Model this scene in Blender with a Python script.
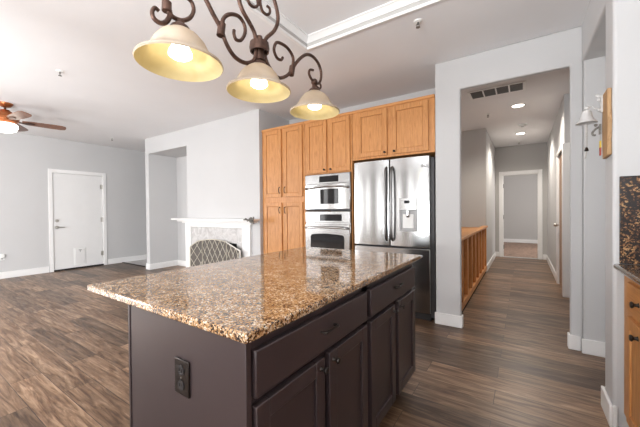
import bpy, bmesh, math, random
from mathutils import Vector, Matrix
random.seed(7)
PI = math.pi
scene = bpy.context.scene
for o in list(bpy.data.objects):
    bpy.data.objects.remove(o)

# ------------------------------------------------------------------ camera
YAW, PITCH, ROLL, CAM_Z, FPX = 0.5881, -0.0111, -0.0095, 1.2205, 305.34
fw = Vector((-math.sin(YAW)*math.cos(PITCH), math.cos(YAW)*math.cos(PITCH), math.sin(PITCH)))
rt = Vector((math.cos(YAW), math.sin(YAW), 0)); up = rt.cross(fw)
r2 = rt*math.cos(ROLL) + up*math.sin(ROLL); u2 = -rt*math.sin(ROLL) + up*math.cos(ROLL)
cd = bpy.data.cameras.new('camera'); cam = bpy.data.objects.new('camera', cd)
scene.collection.objects.link(cam)
cam.matrix_world = Matrix(((r2.x, u2.x, -fw.x, 0), (r2.y, u2.y, -fw.y, 0), (r2.z, u2.z, -fw.z, CAM_Z), (0, 0, 0, 1)))
cd.sensor_width = 36; cd.lens = 36*FPX/640; cd.clip_start = 0.05
scene.camera = cam

# ------------------------------------------------------------------ world, daylight and added fill lamps
w = bpy.data.worlds.new('world'); scene.world = w; w.use_nodes = True
bg = w.node_tree.nodes['Background']
bg.inputs[0].default_value = (0.97, 0.985, 1.0, 1); bg.inputs[1].default_value = 1.3

def area(name, loc, direction, sx, sy, power, col=(1, 1, 1)):
    l = bpy.data.lights.new(name, 'AREA'); l.shape = 'RECTANGLE'; l.size = sx; l.size_y = sy
    l.energy = power; l.color = col
    o = bpy.data.objects.new(name, l); scene.collection.objects.link(o)
    o.location = loc; o.rotation_euler = Vector(direction).to_track_quat('-Z', 'Y').to_euler()
    return o
for wx in (-7.0, -5.2, -2.9, -0.9):
    area('window_daylight', (wx, -3.58, 1.35), (0, 1, 0), 0.7, 1.9, 11, (1.0, 0.99, 0.98))
area('window_daylight_kitchen_side', (1.06, -2.3, 1.55), (-1, 0.25, 0), 2.0, 1.5, 20, (0.97, 0.985, 1.0))  # added fill for the left wall; this side wall has no window
area('softbox_living', (-3.0, -1.5, 1.2), (-1, 0.14, -0.28), 1.6, 1.6, 165, (0.94, 0.975, 1.0))  # added fill lamp in mid-room, aimed at the living room's left wall
area('bounced_flash_kitchen', (-0.9, -2.0, 1.1), (0.0, 0.25, 1), 1.6, 1.2, 190, (0.94, 0.975, 1.0))  # added uplight behind the camera, brightens the kitchen ceiling
area('bounced_flash_living', (-5.2, -1.0, 0.25), (0, 0.02, 1), 4.5, 2.4, 6, (0.94, 0.975, 1.0))  # added uplight near the floor, brightens the living room ceiling
area('window_daylight_left', (-8.0, -1.9, 1.2), (1, 0.15, 0), 2.6, 2.0, 165, (0.98, 0.99, 1.0))  # added fill for the right-hand cabinet; the wall here is solid
area('window_daylight_passage', (2.9, 2.9, 1.3), (-1, 0, 0), 0.8, 1.8, 8, (1.0, 0.98, 0.96))  # area lamp at the passage end; its wall has no window
area('window_daylight_far_room', (1.6, 10.6, 1.5), (-1, 0, 0), 1.4, 1.6, 45, (1.0, 0.98, 0.96))  # area lamp in the far room; its wall has no window
area('stairwell_daylight', (-3.0, 5.3, 1.6), (1, 0.1, 0), 1.2, 1.6, 8, (1.0, 0.98, 0.96))  # area lamp in the stairwell; its walls have no opening

scene.view_settings.view_transform = 'Standard'
scene.view_settings.look = 'None'
scene.view_settings.exposure = 0.52
scene.view_settings.gamma = 1.0
scene.view_settings.use_curve_mapping = False

# ------------------------------------------------------------------ materials
def mat(name):
    m = bpy.data.materials.new(name); m.use_nodes = True
    nt = m.node_tree; b = nt.nodes['Principled BSDF']
    return m, nt, b
def N(nt, typ, **kw):
    n = nt.nodes.new(typ)
    for k, v in kw.items():
        if k in n.inputs.keys(): n.inputs[k].default_value = v
        else: setattr(n, k, v)
    return n
def ramp(nt, stops, constant=False):
    r = nt.nodes.new('ShaderNodeValToRGB'); cr = r.color_ramp
    if constant: cr.interpolation = 'CONSTANT'
    while len(cr.elements) < len(stops): cr.elements.new(0.5)
    for e, (p, c) in zip(cr.elements, stops):
        e.position = p; e.color = (*c, 1)
    return r
def coords(nt, scale=(1, 1, 1)):
    tc = nt.nodes.new('ShaderNodeTexCoord'); mp = nt.nodes.new('ShaderNodeMapping')
    mp.inputs['Scale'].default_value = scale
    nt.links.new(tc.outputs['Object'], mp.inputs[0]); return mp.outputs[0]
def plain(name, col, rough=0.5, metal=0.0, var=0.06, scale=6.0, bump=0.0, bscale=200, coat=0.0):
    m, nt, b = mat(name); c = coords(nt)
    n = N(nt, 'ShaderNodeTexNoise', Scale=scale, Detail=4.0); nt.links.new(c, n.inputs['Vector'])
    lo = tuple(max(0, x*(1-var)) for x in col); hi = tuple(min(1, x*(1+var)) for x in col)
    r = ramp(nt, [(0.3, lo), (0.7, hi)]); nt.links.new(n.outputs['Fac'], r.inputs[0])
    nt.links.new(r.outputs[0], b.inputs['Base Color'])
    b.inputs['Roughness'].default_value = rough; b.inputs['Metallic'].default_value = metal
    b.inputs['Coat Weight'].default_value = coat
    if bump:
        n2 = N(nt, 'ShaderNodeTexNoise', Scale=bscale, Detail=2.0); nt.links.new(c, n2.inputs['Vector'])
        bp = N(nt, 'ShaderNodeBump', Strength=bump, Distance=0.002)
        nt.links.new(n2.outputs['Fac'], bp.inputs['Height']); nt.links.new(bp.outputs[0], b.inputs['Normal'])
    return m
M = {}
M['wall'] = plain('wall_paint', (0.57, 0.563, 0.562), 0.85, var=0.012, scale=2, bump=0.25, bscale=90)
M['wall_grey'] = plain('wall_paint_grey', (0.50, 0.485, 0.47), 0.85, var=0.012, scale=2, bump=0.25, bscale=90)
M['taupe'] = plain('taupe_wall_paint', (0.22, 0.205, 0.19), 0.85, var=0.012, scale=2)  # dark tone dims the unseen rear wall's reflection in the steel
M['ceil'] = plain('ceiling_paint', (0.80, 0.79, 0.795), 0.9, var=0.012, scale=2, bump=0.3, bscale=70)
M['trim'] = plain('white_trim_paint', (0.84, 0.83, 0.82), 0.4, var=0.01)
M['door'] = plain('white_door_paint', (0.80, 0.79, 0.78), 0.45, var=0.01)
M['espresso'] = plain('espresso_paint', (0.041, 0.028, 0.029), 0.36, var=0.08, scale=3)
M['dark_gap'] = plain('toe_kick_black', (0.015, 0.012, 0.012), 0.7)
M['bronze'] = plain('oil_rubbed_bronze', (0.10, 0.055, 0.04), 0.42, metal=0.7, var=0.35, scale=40)
M['black_metal'] = plain('dark_bronze_hardware', (0.035, 0.028, 0.025), 0.35, metal=0.8)
M['nickel'] = plain('satin_nickel', (0.55, 0.53, 0.50), 0.3, metal=1.0)
M['dark_steel'] = plain('dark_brushed_steel', (0.20, 0.195, 0.19), 0.28, metal=1.0)
M['chrome'] = plain('polished_steel', (0.50, 0.495, 0.49), 0.16, metal=1.0)
M['black_glass'] = plain('black_glass', (0.012, 0.012, 0.014), 0.06)
M['charcoal'] = plain('charcoal_enamel', (0.055, 0.052, 0.055), 0.45)
M['white_plastic'] = plain('white_plastic', (0.82, 0.82, 0.80), 0.4, var=0.01)
M['grey_plastic'] = plain('grey_plastic', (0.42, 0.42, 0.42), 0.4)
M['lattice'] = plain('pale_brass_lattice', (0.62, 0.57, 0.48), 0.4, metal=0.2)
M['white_lattice'] = plain('ivory_frame', (0.80, 0.78, 0.73), 0.4)
M['mesh'] = plain('taupe_fire_mesh', (0.12, 0.105, 0.092), 0.8, var=0.15, scale=300)
M['firebox'] = plain('firebox_black', (0.02, 0.018, 0.017), 0.9)
M['pewter'] = plain('aged_pewter', (0.20, 0.19, 0.17), 0.5, metal=0.5, var=0.3, scale=80)
M['bellwhite'] = plain('chalky_white_iron', (0.52, 0.51, 0.50), 0.6, var=0.06, scale=60)
M['rope'] = plain('grey_rope', (0.42, 0.40, 0.38), 0.9, var=0.2, scale=200)
M['yellow'] = plain('yellow_tag', (0.75, 0.55, 0.06), 0.6)
M['red'] = plain('red_tag', (0.40, 0.07, 0.05), 0.6)
M['vent_dark'] = plain('vent_shadow', (0.055, 0.052, 0.05), 0.8)
M['vent_grey'] = plain('vent_slats', (0.20, 0.195, 0.19), 0.6)

def marble():
    m, nt, b = mat('grey_marble_tile'); c = coords(nt, (1, 1, 1))
    n = N(nt, 'ShaderNodeTexNoise', Scale=9.0, Detail=8.0, Distortion=1.6); nt.links.new(c, n.inputs['Vector'])
    r = ramp(nt, [(0.3, (0.42, 0.40, 0.39)), (0.5, (0.56, 0.54, 0.53)), (0.7, (0.66, 0.645, 0.63))])
    nt.links.new(n.outputs['Fac'], r.inputs[0]); nt.links.new(r.outputs[0], b.inputs['Base Color'])
    b.inputs['Roughness'].default_value = 0.3; return m
M['marble'] = marble()

def wood(name, cols, grain=(28, 28, 1.6), rough=0.42, dist=2.0, scale=2.2):
    m, nt, b = mat(name); c = coords(nt, grain)
    n = N(nt, 'ShaderNodeTexNoise', Scale=scale, Detail=7.0, Roughness=0.62, Distortion=dist); nt.links.new(c, n.inputs['Vector'])
    r = ramp(nt, [(0.28, cols[0]), (0.5, cols[1]), (0.72, cols[2])])
    nt.links.new(n.outputs['Fac'], r.inputs[0]); nt.links.new(r.outputs[0], b.inputs['Base Color'])
    b.inputs['Roughness'].default_value = rough
    bp = N(nt, 'ShaderNodeBump', Strength=0.12, Distance=0.001)
    nt.links.new(n.outputs['Fac'], bp.inputs['Height']); nt.links.new(bp.outputs[0], b.inputs['Normal'])
    return m
M['oak'] = wood('honey_oak', [(0.36, 0.13, 0.032), (0.56, 0.245, 0.075), (0.67, 0.335, 0.12)])
M['oak_h'] = wood('honey_oak_rails', [(0.42, 0.165, 0.045), (0.58, 0.26, 0.082), (0.68, 0.34, 0.125)], grain=(1.6, 28, 28))
M['oak_y'] = wood('honey_oak_long', [(0.40, 0.16, 0.042), (0.54, 0.235, 0.07), (0.62, 0.29, 0.10)], grain=(28, 1.6, 28))
M['rail_red'] = wood('reddish_oak', [(0.26, 0.07, 0.016), (0.40, 0.125, 0.03), (0.5, 0.17, 0.045)])
M['plank'] = wood('driftwood_plank', [(0.25, 0.13, 0.055), (0.42, 0.25, 0.12), (0.52, 0.34, 0.18)], rough=0.7)
M['fan_wood'] = wood('walnut_blade', [(0.11, 0.045, 0.022), (0.17, 0.07, 0.035), (0.23, 0.10, 0.05)], grain=(3, 3, 3), rough=0.3)
M['copper'] = plain('copper_bronze', (0.36, 0.12, 0.045), 0.3, metal=0.75, var=0.2, scale=20)
M['door_brown'] = wood('brown_door', [(0.24, 0.12, 0.055), (0.33, 0.175, 0.085), (0.4, 0.22, 0.11)])

def floor_mat():
    m, nt, b = mat('grey_brown_planks'); c = coords(nt)
    br = nt.nodes.new('ShaderNodeTexBrick')
    br.offset = 0.37; br.offset_frequency = 2; br.squash = 1.0
    br.inputs['Color1'].default_value = (0.0, 0.0, 0.0, 1); br.inputs['Color2'].default_value = (1, 1, 1, 1)
    br.inputs['Mortar'].default_value = (0.0, 0.0, 0.0, 1)
    br.inputs['Scale'].default_value = 1.0; br.inputs['Mortar Size'].default_value = 0.0018
    br.inputs['Mortar Smooth'].default_value = 0.1; br.inputs['Bias'].default_value = 0.0
    br.inputs['Brick Width'].default_value = 1.22; br.inputs['Row Height'].default_value = 0.178
    nt.links.new(c, br.inputs['Vector'])
    # per-plank offset makes every board its own grain
    mul = N(nt, 'ShaderNodeVectorMath', operation='SCALE'); mul.inputs['Scale'].default_value = 9.0
    nt.links.new(br.outputs['Color'], mul.inputs[0])
    add = N(nt, 'ShaderNodeVectorMath', operation='ADD'); nt.links.new(c, add.inputs[0]); nt.links.new(mul.outputs[0], add.inputs[1])
    mp = nt.nodes.new('ShaderNodeMapping'); mp.inputs['Scale'].default_value = (1.3, 13, 1); nt.links.new(add.outputs[0], mp.inputs[0])
    n = N(nt, 'ShaderNodeTexNoise', Scale=1.6, Detail=8.0, Roughness=0.62, Distortion=1.2); nt.links.new(mp.outputs[0], n.inputs['Vector'])
    r = ramp(nt, [(0.28, (0.045, 0.022, 0.011)), (0.44, (0.130, 0.074, 0.042)), (0.58, (0.225, 0.143, 0.088)), (0.74, (0.36, 0.25, 0.168))])
    nt.links.new(n.outputs['Fac'], r.inputs[0])
    r2_ = ramp(nt, [(0.0, (0.50, 0.475, 0.46)), (1.0, (1.42, 1.40, 1.38))]); nt.links.new(br.outputs['Color'], r2_.inputs[0])
    mx = N(nt, 'ShaderNodeMix', data_type='RGBA', blend_type='MULTIPLY'); mx.inputs[0].default_value = 1.0
    nt.links.new(r.outputs[0], mx.inputs[6]); nt.links.new(r2_.outputs[0], mx.inputs[7])
    mp2 = nt.nodes.new('ShaderNodeMapping'); mp2.inputs['Scale'].default_value = (4, 60, 1); nt.links.new(add.outputs[0], mp2.inputs[0])
    nf = N(nt, 'ShaderNodeTexNoise', Scale=1.5, Detail=5.0, Roughness=0.7, Distortion=0.6); nt.links.new(mp2.outputs[0], nf.inputs['Vector'])
    rf = ramp(nt, [(0.32, (0.62, 0.60, 0.58)), (0.5, (1.0, 1.0, 1.0)), (0.7, (1.16, 1.16, 1.16))]); nt.links.new(nf.outputs['Fac'], rf.inputs[0])
    mx3 = N(nt, 'ShaderNodeMix', data_type='RGBA', blend_type='MULTIPLY'); mx3.inputs[0].default_value = 1.0
    nt.links.new(mx.outputs[2], mx3.inputs[6]); nt.links.new(rf.outputs[0], mx3.inputs[7])
    mx = mx3
    b.inputs['Specular IOR Level'].default_value = 0.4
    mx2 = N(nt, 'ShaderNodeMix', data_type='RGBA'); mx2.inputs[7].default_value = (0.045, 0.032, 0.025, 1)
    nt.links.new(br.outputs['Fac'], mx2.inputs[0]); nt.links.new(mx.outputs[2], mx2.inputs[6])
    nt.links.new(mx2.outputs[2], b.inputs['Base Color'])
    rr = N(nt, 'ShaderNodeMapRange'); rr.inputs[3].default_value = 0.42; rr.inputs[4].default_value = 0.30
    nt.links.new(n.outputs['Fac'], rr.inputs[0]); nt.links.new(rr.outputs[0], b.inputs['Roughness'])
    bp = N(nt, 'ShaderNodeBump', Strength=0.15, Distance=0.002)
    nt.links.new(n.outputs['Fac'], bp.inputs['Height']); nt.links.new(bp.outputs[0], b.inputs['Normal'])
    return m
M['floor'] = floor_mat()
M['entry_tile'] = plain('pale_entry_tile', (0.50, 0.48, 0.47), 0.4, var=0.06, scale=5)
M['far_floor'] = plain('patterned_brown_tile', (0.27, 0.17, 0.12), 0.5, var=0.45, scale=14)

def granite(name, k=1.0, dark=0.0, spec=0.9):
    m, nt, b = mat(name); c = coords(nt)
    n0 = N(nt, 'ShaderNodeTexNoise', Scale=60.0, Detail=3.0); nt.links.new(c, n0.inputs['Vector'])
    sc = N(nt, 'ShaderNodeVectorMath', operation='SCALE'); sc.inputs['Scale'].default_value = 0.012
    nt.links.new(n0.outputs['Color'], sc.inputs[0])
    ad = N(nt, 'ShaderNodeVectorMath', operation='ADD'); nt.links.new(c, ad.inputs[0]); nt.links.new(sc.outputs[0], ad.inputs[1])
    v = N(nt, 'ShaderNodeTexVoronoi', Scale=205.0*k); nt.links.new(ad.outputs[0], v.inputs['Vector'])
    sep = nt.nodes.new('ShaderNodeSeparateColor'); nt.links.new(v.outputs['Color'], sep.inputs[0])
    n1 = N(nt, 'ShaderNodeTexNoise', Scale=24.0*k, Detail=3.0); nt.links.new(c, n1.inputs['Vector'])
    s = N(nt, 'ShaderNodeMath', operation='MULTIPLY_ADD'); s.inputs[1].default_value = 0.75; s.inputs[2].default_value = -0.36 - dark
    nt.links.new(n1.outputs['Fac'], s.inputs[0])
    a = N(nt, 'ShaderNodeMath', operation='MULTIPLY_ADD'); a.inputs[1].default_value = 0.8
    nt.links.new(sep.outputs[0], a.inputs[0]); nt.links.new(s.outputs[0], a.inputs[2])
    r = ramp(nt, [(0.0, (0.018, 0.013, 0.012)), (0.13, (0.085, 0.038, 0.018)), (0.25, (0.24, 0.12, 0.05)), (0.36, (0.39, 0.225, 0.10)),
                  (0.58, (0.50, 0.345, 0.21)), (0.76, (0.64, 0.54, 0.43))], True)
    nt.links.new(a.outputs[0], r.inputs[0]); nt.links.new(r.outputs[0], b.inputs['Base Color'])
    b.inputs['Roughness'].default_value = 0.06; b.inputs['Specular IOR Level'].default_value = spec
    return m
M['granite'] = granite('santa_granite')
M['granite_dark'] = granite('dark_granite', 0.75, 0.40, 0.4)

def steel(name, base=0.40, rough=0.2):
    m, nt, b = mat(name); c = coords(nt, (260, 260, 1.5))
    n = N(nt, 'ShaderNodeTexNoise', Scale=1.0, Detail=3.0); nt.links.new(c, n.inputs['Vector'])
    r = ramp(nt, [(0.3, (base*0.93,)*3), (0.7, (base*1.05, base*1.04, base*1.03))]); nt.links.new(n.outputs['Fac'], r.inputs[0])
    nt.links.new(r.outputs[0], b.inputs['Base Color']); b.inputs['Metallic'].default_value = 1.0
    b.inputs['Roughness'].default_value = rough
    bp = N(nt, 'ShaderNodeBump', Strength=0.04, Distance=0.001); nt.links.new(n.outputs['Fac'], bp.inputs['Height']); nt.links.new(bp.outputs[0], b.inputs['Normal'])
    return m
M['steel'] = steel('stainless_steel')

def glass_shade(name, c0, c1, ct_):
    m, nt, b = mat(name); c = coords(nt)
    n = N(nt, 'ShaderNodeTexNoise', Scale=14.0, Detail=4.0, Distortion=1.0); nt.links.new(c, n.inputs['Vector'])
    r = ramp(nt, [(0.3, c0), (0.7, c1)]); nt.links.new(n.outputs['Fac'], r.inputs[0])
    nt.links.new(r.outputs[0], b.inputs['Base Color']); b.inputs['Roughness'].default_value = 0.35
    tr = N(nt, 'ShaderNodeBsdfTranslucent'); tr.inputs[0].default_value = (*ct_, 1)
    mx = N(nt, 'ShaderNodeMixShader'); mx.inputs[0].default_value = 0.35
    out = nt.nodes['Material Output']
    nt.links.new(b.outputs[0], mx.inputs[1]); nt.links.new(tr.outputs[0], mx.inputs[2]); nt.links.new(mx.outputs[0], out.inputs[0])
    return m
M['shade'] = glass_shade('cream_alabaster_glass', (0.56, 0.46, 0.37), (0.64, 0.55, 0.46), (0.6, 0.5, 0.3))
M['shade_in'] = glass_shade('amber_inner_glass', (0.60, 0.50, 0.27), (0.66, 0.57, 0.34), (0.6, 0.48, 0.2))
def emit(name, col, s):
    m, nt, b = mat(name)
    b.inputs['Base Color'].default_value = (*col, 1)
    b.inputs['Emission Color'].default_value = (*col, 1); b.inputs['Emission Strength'].default_value = s
    return m
M['bulb'] = emit('lit_bulb', (1.0, 0.93, 0.80), 6.0)
M['downlight'] = emit('lit_downlight', (1.0, 0.93, 0.82), 6.0)
M['fan_light'] = emit('lit_fan_bowl', (1.0, 0.95, 0.86), 1.6)
M['display'] = emit('display_glow', (0.10, 0.16, 0.2), 0.25)

# ------------------------------------------------------------------ mesh helpers
class MB:
    def __init__(s): s.bm = bmesh.new()
    def box(s, x0, x1, y0, y1, z0, z1):
        x0, x1 = sorted((x0, x1)); y0, y1 = sorted((y0, y1)); z0, z1 = sorted((z0, z1))
        v = [s.bm.verts.new(p) for p in ((x0,y0,z0),(x1,y0,z0),(x1,y1,z0),(x0,y1,z0),(x0,y0,z1),(x1,y0,z1),(x1,y1,z1),(x0,y1,z1))]
        for f in ((3,2,1,0),(4,5,6,7),(0,1,5,4),(1,2,6,5),(2,3,7,6),(3,0,4,7)): s.bm.faces.new([v[i] for i in f])
        return s
    def prism(s, poly, axis, a, b):
        def P(p, t): return {'x': (t, p[0], p[1]), 'y': (p[0], t, p[1]), 'z': (p[0], p[1], t)}[axis]
        A = [s.bm.verts.new(P(p, a)) for p in poly]; B = [s.bm.verts.new(P(p, b)) for p in poly]
        n = len(poly)
        s.bm.faces.new(A[::-1]); s.bm.faces.new(B)
        for i in range(n): s.bm.faces.new((A[i], A[(i+1) % n], B[(i+1) % n], B[i]))
        return s
    def lathe(s, prof, c=(0, 0, 0), axis=(0, 0, 1), seg=32, closed=False):
        q = Vector((0, 0, 1)).rotation_difference(Vector(axis)).to_matrix(); c = Vector(c); rings = []
        for r, z in prof:
            if r < 1e-6: rings.append([s.bm.verts.new(c + q @ Vector((0, 0, z)))])
            else: rings.append([s.bm.verts.new(c + q @ Vector((r*math.cos(2*PI*i/seg), r*math.sin(2*PI*i/seg), z))) for i in range(seg)])
        pairs = list(zip(rings, rings[1:]))
        if closed: pairs.append((rings[-1], rings[0]))
        for A, B in pairs:
            for i in range(seg):
                j = (i+1) % seg
                if len(A) == 1 and len(B) == 1: continue
                if len(A) == 1: s.bm.faces.new((A[0], B[j], B[i]))
                elif len(B) == 1: s.bm.faces.new((A[i], A[j], B[0]))
                else: s.bm.faces.new((A[i], A[j], B[j], B[i]))
        return s
    def cyl(s, p0, p1, r, seg=16, r1=None):
        p0 = Vector(p0); d = Vector(p1) - p0; L = d.length
        return s.lathe([(0, 0), (r, 0), (r if r1 is None else r1, L), (0, L)], p0, d.normalized(), seg)
    def ball(s, c, r, sz=1.0, seg=16):
        return s.lathe([(r*math.sin(PI*i/8), -r*sz*math.cos(PI*i/8)) for i in range(9)], c, (0, 0, 1), seg)
    def tube(s, pts, r, seg=10, taper=None, smooth=True):
        P = [Vector(p) for p in pts]
        if smooth and len(P) > 2:
            Q = []
            for i in range(len(P)-1):
                p0, p1, p2, p3 = P[max(i-1, 0)], P[i], P[i+1], P[min(i+2, len(P)-1)]
                for k in range(5):
                    t = k/5
                    Q.append(0.5*((2*p1)+(p2-p0)*t+(2*p0-5*p1+4*p2-p3)*t*t+(3*p1-p0-3*p2+p3)*t**3))
            P = Q + [P[-1]]
        n = len(P); rings = []; prev = None
        for i, p in enumerate(P):
            t = (P[min(i+1, n-1)] - P[max(i-1, 0)]).normalized()
            if prev is None:
                a = Vector((1, 0, 0)) if abs(t.x) < 0.9 else Vector((0, 1, 0))
                u = t.cross(a).normalized()
            else: u = (prev - t*prev.dot(t)).normalized()
            prev = u; v = t.cross(u)
            rr = r if taper is None else r + (taper-r)*i/(n-1)
            rings.append([s.bm.verts.new(p + rr*(u*math.cos(2*PI*k/seg)+v*math.sin(2*PI*k/seg))) for k in range(seg)])
        for A, B in zip(rings, rings[1:]):
            for k in range(seg): s.bm.faces.new((A[k], A[(k+1) % seg], B[(k+1) % seg], B[k]))
        s.bm.faces.new(rings[0][::-1]); s.bm.faces.new(rings[-1])
        return s
ORG = {}
def obj(name, mb, m, parent=None, bevel=0.0, smooth=False, segs=2):
    """links the collected shapes as ONE mesh object (vertices given in world space)"""
    L = ORG.get(parent.name, Vector((0, 0, 0))) if parent else None
    bm = mb.bm
    bmesh.ops.recalc_face_normals(bm, faces=bm.faces)
    if L is None:
        lo = Vector([min(v.co[i] for v in bm.verts) for i in range(3)]); hi = Vector([max(v.co[i] for v in bm.verts) for i in range(3)])
        off = Vector(((lo.x+hi.x)/2, (lo.y+hi.y)/2, lo.z))
    else: off = L
    bmesh.ops.translate(bm, verts=bm.verts, vec=-off)
    me = bpy.data.meshes.new(name); bm.to_mesh(me); bm.free()
    o = bpy.data.objects.new(name, me); scene.collection.objects.link(o)
    me.materials.append(M[m] if isinstance(m, str) else m)
    if parent: o.parent = parent
    else: o.location = off
    ORG[o.name] = off
    if smooth:
        for p in me.polygons: p.use_smooth = True
        me.set_sharp_from_angle(angle=math.radians(40))
    if bevel:
        b = o.modifiers.new('bevel', 'BEVEL'); b.width = bevel; b.segments = segs; b.limit_method = 'ANGLE'; b.harden_normals = False
        for p in me.polygons: p.use_smooth = True
        me.set_sharp_from_angle(angle=math.radians(40))
    return o
def thing(name, loc, label, cat, group=None):
    o = bpy.data.objects.new(name, None); o.empty_display_size = 0.1; scene.collection.objects.link(o)
    o.location = loc; ORG[o.name] = Vector(loc); return tag(o, label, cat, group)
def tag(o, label, cat, group=None):
    o['label'] = label; o['category'] = cat
    if group: o['group'] = group
    return o
def struct(name, mb, m, parent=None, **kw):
    o = obj(name, mb, m, parent, **kw)
    if not parent: o['kind'] = 'structure'
    return o
def B(*a): return MB().box(*a)

# ------------------------------------------------------------------ room dimensions (metres)
HC = 2.755                      # ceiling
XL = -8.067                     # living room wall with the white door
YF, XE, XR = 3.342, -6.662, -3.32   # fireplace block
YH, YH2 = 3.385, 3.445          # wall round the hallway opening
OX0, OX1, OH = -0.535, 0.335, 2.44
YB = 4.06                       # wall behind the kitchen cabinets
YE = 8.92                       # hallway end wall
XC = 0.41                       # face of the right-hand wall end and header
TX0, TX1, TY0, TY1, TZ = -1.715, -0.345, -0.29, 2.375, 2.852   # ceiling tray

# ------------------------------------------------------------------ floor
struct('floor', B(-8.3, 3.1, -3.6, 9.0, -0.1, 0), 'floor')
struct('floor_entry', B(XL, XE, 3.50, 5.6, 0.0, 0.004), 'entry_tile')
struct('trim_3', B(XL+0.02, XE, 3.455, 3.50, 0.0, 0.012), 'black_metal', bevel=0.003)
struct('floor_far', B(-2.2, 1.8, 9.0, 13.2, -0.1, 0), 'far_floor')

# ------------------------------------------------------------------ ceiling with its tray
c = MB()
T = 0.3
c.box(-8.3, TX0, -3.6, 9.1, HC, HC+T); c.box(TX1, 1.2, -3.6, 2.3, HC, HC+T); c.box(TX1, XC+0.02, 2.3, 9.1, HC, HC+T)
c.box(TX0, TX1, -3.6, TY0, HC, HC+T); c.box(TX0, TX1, TY1, 9.1, HC, HC+T)
c.box(TX0, TX1, TY0, TY1, TZ, HC+T)
c.box(XC+0.02, 0.75, 3.4, 9.1, HC, HC+T)
struct('ceiling', c, 'ceil')
struct('ceiling_passage', B(XC+0.2, 3.1, 2.5, 3.34, 2.44, 2.56), 'ceil')
struct('ceiling_far', B(-2.2, 1.8, 9.04, 13.2, 2.755, 2.9), 'ceil')
# tray trims: crown at the top, slim moulding round the lower rim
def ring(prof_fn):
    mb = MB()
    # profile points (d, z): d measured inwards from the tray's side
    pr = prof_fn
    loops = []
    for d, z in pr:
        loops.append([mb.bm.verts.new(p) for p in ((TX0+d, TY0+d, z), (TX1-d, TY0+d, z), (TX1-d, TY1-d, z), (TX0+d, TY1-d, z))])
    n = len(loops)
    for i in range(n):
        A, C = loops[i], loops[(i+1) % n]
        for k in range(4): mb.bm.faces.new((A[k], A[(k+1) % 4], C[(k+1) % 4], C[k]))
    return mb
struct('trim_1', ring([(0.0, TZ-0.05), (0.012, TZ-0.05), (0.016, TZ-0.04), (0.042, TZ-0.014), (0.052, TZ-0.012), (0.052, TZ), (0.0, TZ)]), 'trim')
struct('trim_2', ring([(-0.02, HC), (-0.02, HC-0.008), (0.006, HC-0.012), (0.012, HC-0.012), (0.012, HC+0.012), (0.0, HC+0.012)]), 'trim')

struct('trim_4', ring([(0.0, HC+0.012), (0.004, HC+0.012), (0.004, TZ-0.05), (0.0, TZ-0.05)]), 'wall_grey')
# ------------------------------------------------------------------ walls
struct('wall_left', B(XL-0.15, XL, -3.6, 2.17, 0, HC).box(XL-0.15, XL, 3.09, 5.7, 0, HC).box(XL-0.15, XL, 2.17, 3.09, 2.055, HC), 'wall')
struct('wall_passage_end', B(XL, XE, 5.6, 5.7, 0, HC), 'wall')
AX0, AX1, AZ, AY = -6.53, -5.178, 2.435, 3.964   # alcove beside the fireplace
wb = MB().box(XE, AX0, YF, 5.6, 0, HC).box(AX0, AX1, YF, 5.6, AZ, HC).box(AX0, AX1, AY, 5.6, 0, AZ)
FX0, FX1, FZ = -4.85, -3.83, 0.695              # firebox opening
wb.box(AX1, FX0, YF, 5.6, 0, HC).box(FX1, XR, YF, 5.6, 0, HC).box(FX0, FX1, YF, 5.6, FZ, HC).box(FX0, FX1, YF+0.5, 5.6, 0, FZ)
struct('wall_fireplace', wb, 'wall')
struct('wall_back', B(XR, -0.67, YB, YB+0.12, 0, HC), 'wall')
# wall with the hallway opening
hw = MB().prism([(-0.78, 0), (OX0, 0), (OX0, OH), (OX1, OH), (OX1, 0), (XC+0.01, 0), (XC+0.01, HC), (-0.78, HC)], 'y', YH, YH2)
hw.box(-0.78, -0.665, YH2, YB, 0, HC).box(XC+0.01, 3.1, YH-0.045, YH2, 0, 2.5)
struct('wall_hallway', hw, 'wall', bevel=0.012)
# header over the passage on the right, wall end, kitchen wall
struct('wall_right', MB().prism([(2.3, 0), (2.5, 0), (2.5, 2.44), (YH, 2.44), (YH, HC+0.2), (2.3, HC+0.2)], 'x', XC, XC+0.2).box(XC+0.2, 3.1, 2.3, 2.5, 0, HC+0.2), 'wall', bevel=0.018, segs=4)
struct('wall_kitchen_side', B(1.085, 1.2, -3.6, 2.3, 0, HC), 'wall')
struct('wall_passage_far', B(3.0, 3.1, 2.5, 3.34, 0, 2.5), 'wall')
# unseen rear wall, its dark tone and narrow windows set for reflections in the steel
WX = (-7.0, -5.2, -2.9, -0.9)
wr = MB().box(-8.3, 1.2, -3.72, -3.6, 0, 0.4).box(-8.3, 1.2, -3.72, -3.6, 2.3, HC)
edges = [-8.3] + [e for x in WX for e in (x-0.35, x+0.35)] + [1.2]
for a, b in zip(edges[::2], edges[1::2]): wr.box(a, b, -3.72, -3.6, 0.4, 2.3)
struct('wall_rear', wr, 'taupe')
for i, x in enumerate(WX):
    struct('window_%d' % (i+1), MB().box(x-0.35, x-0.30, -3.70, -3.62, 0.4, 2.3).box(x+0.30, x+0.35, -3.70, -3.62, 0.4, 2.3)
           .box(x-0.3, x+0.3, -3.70, -3.62, 0.4, 0.45).box(x-0.3, x+0.3, -3.70, -3.62, 2.25, 2.3).box(x-0.02, x+0.02, -3.69, -3.63, 0.45, 2.25), 'trim')
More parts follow.
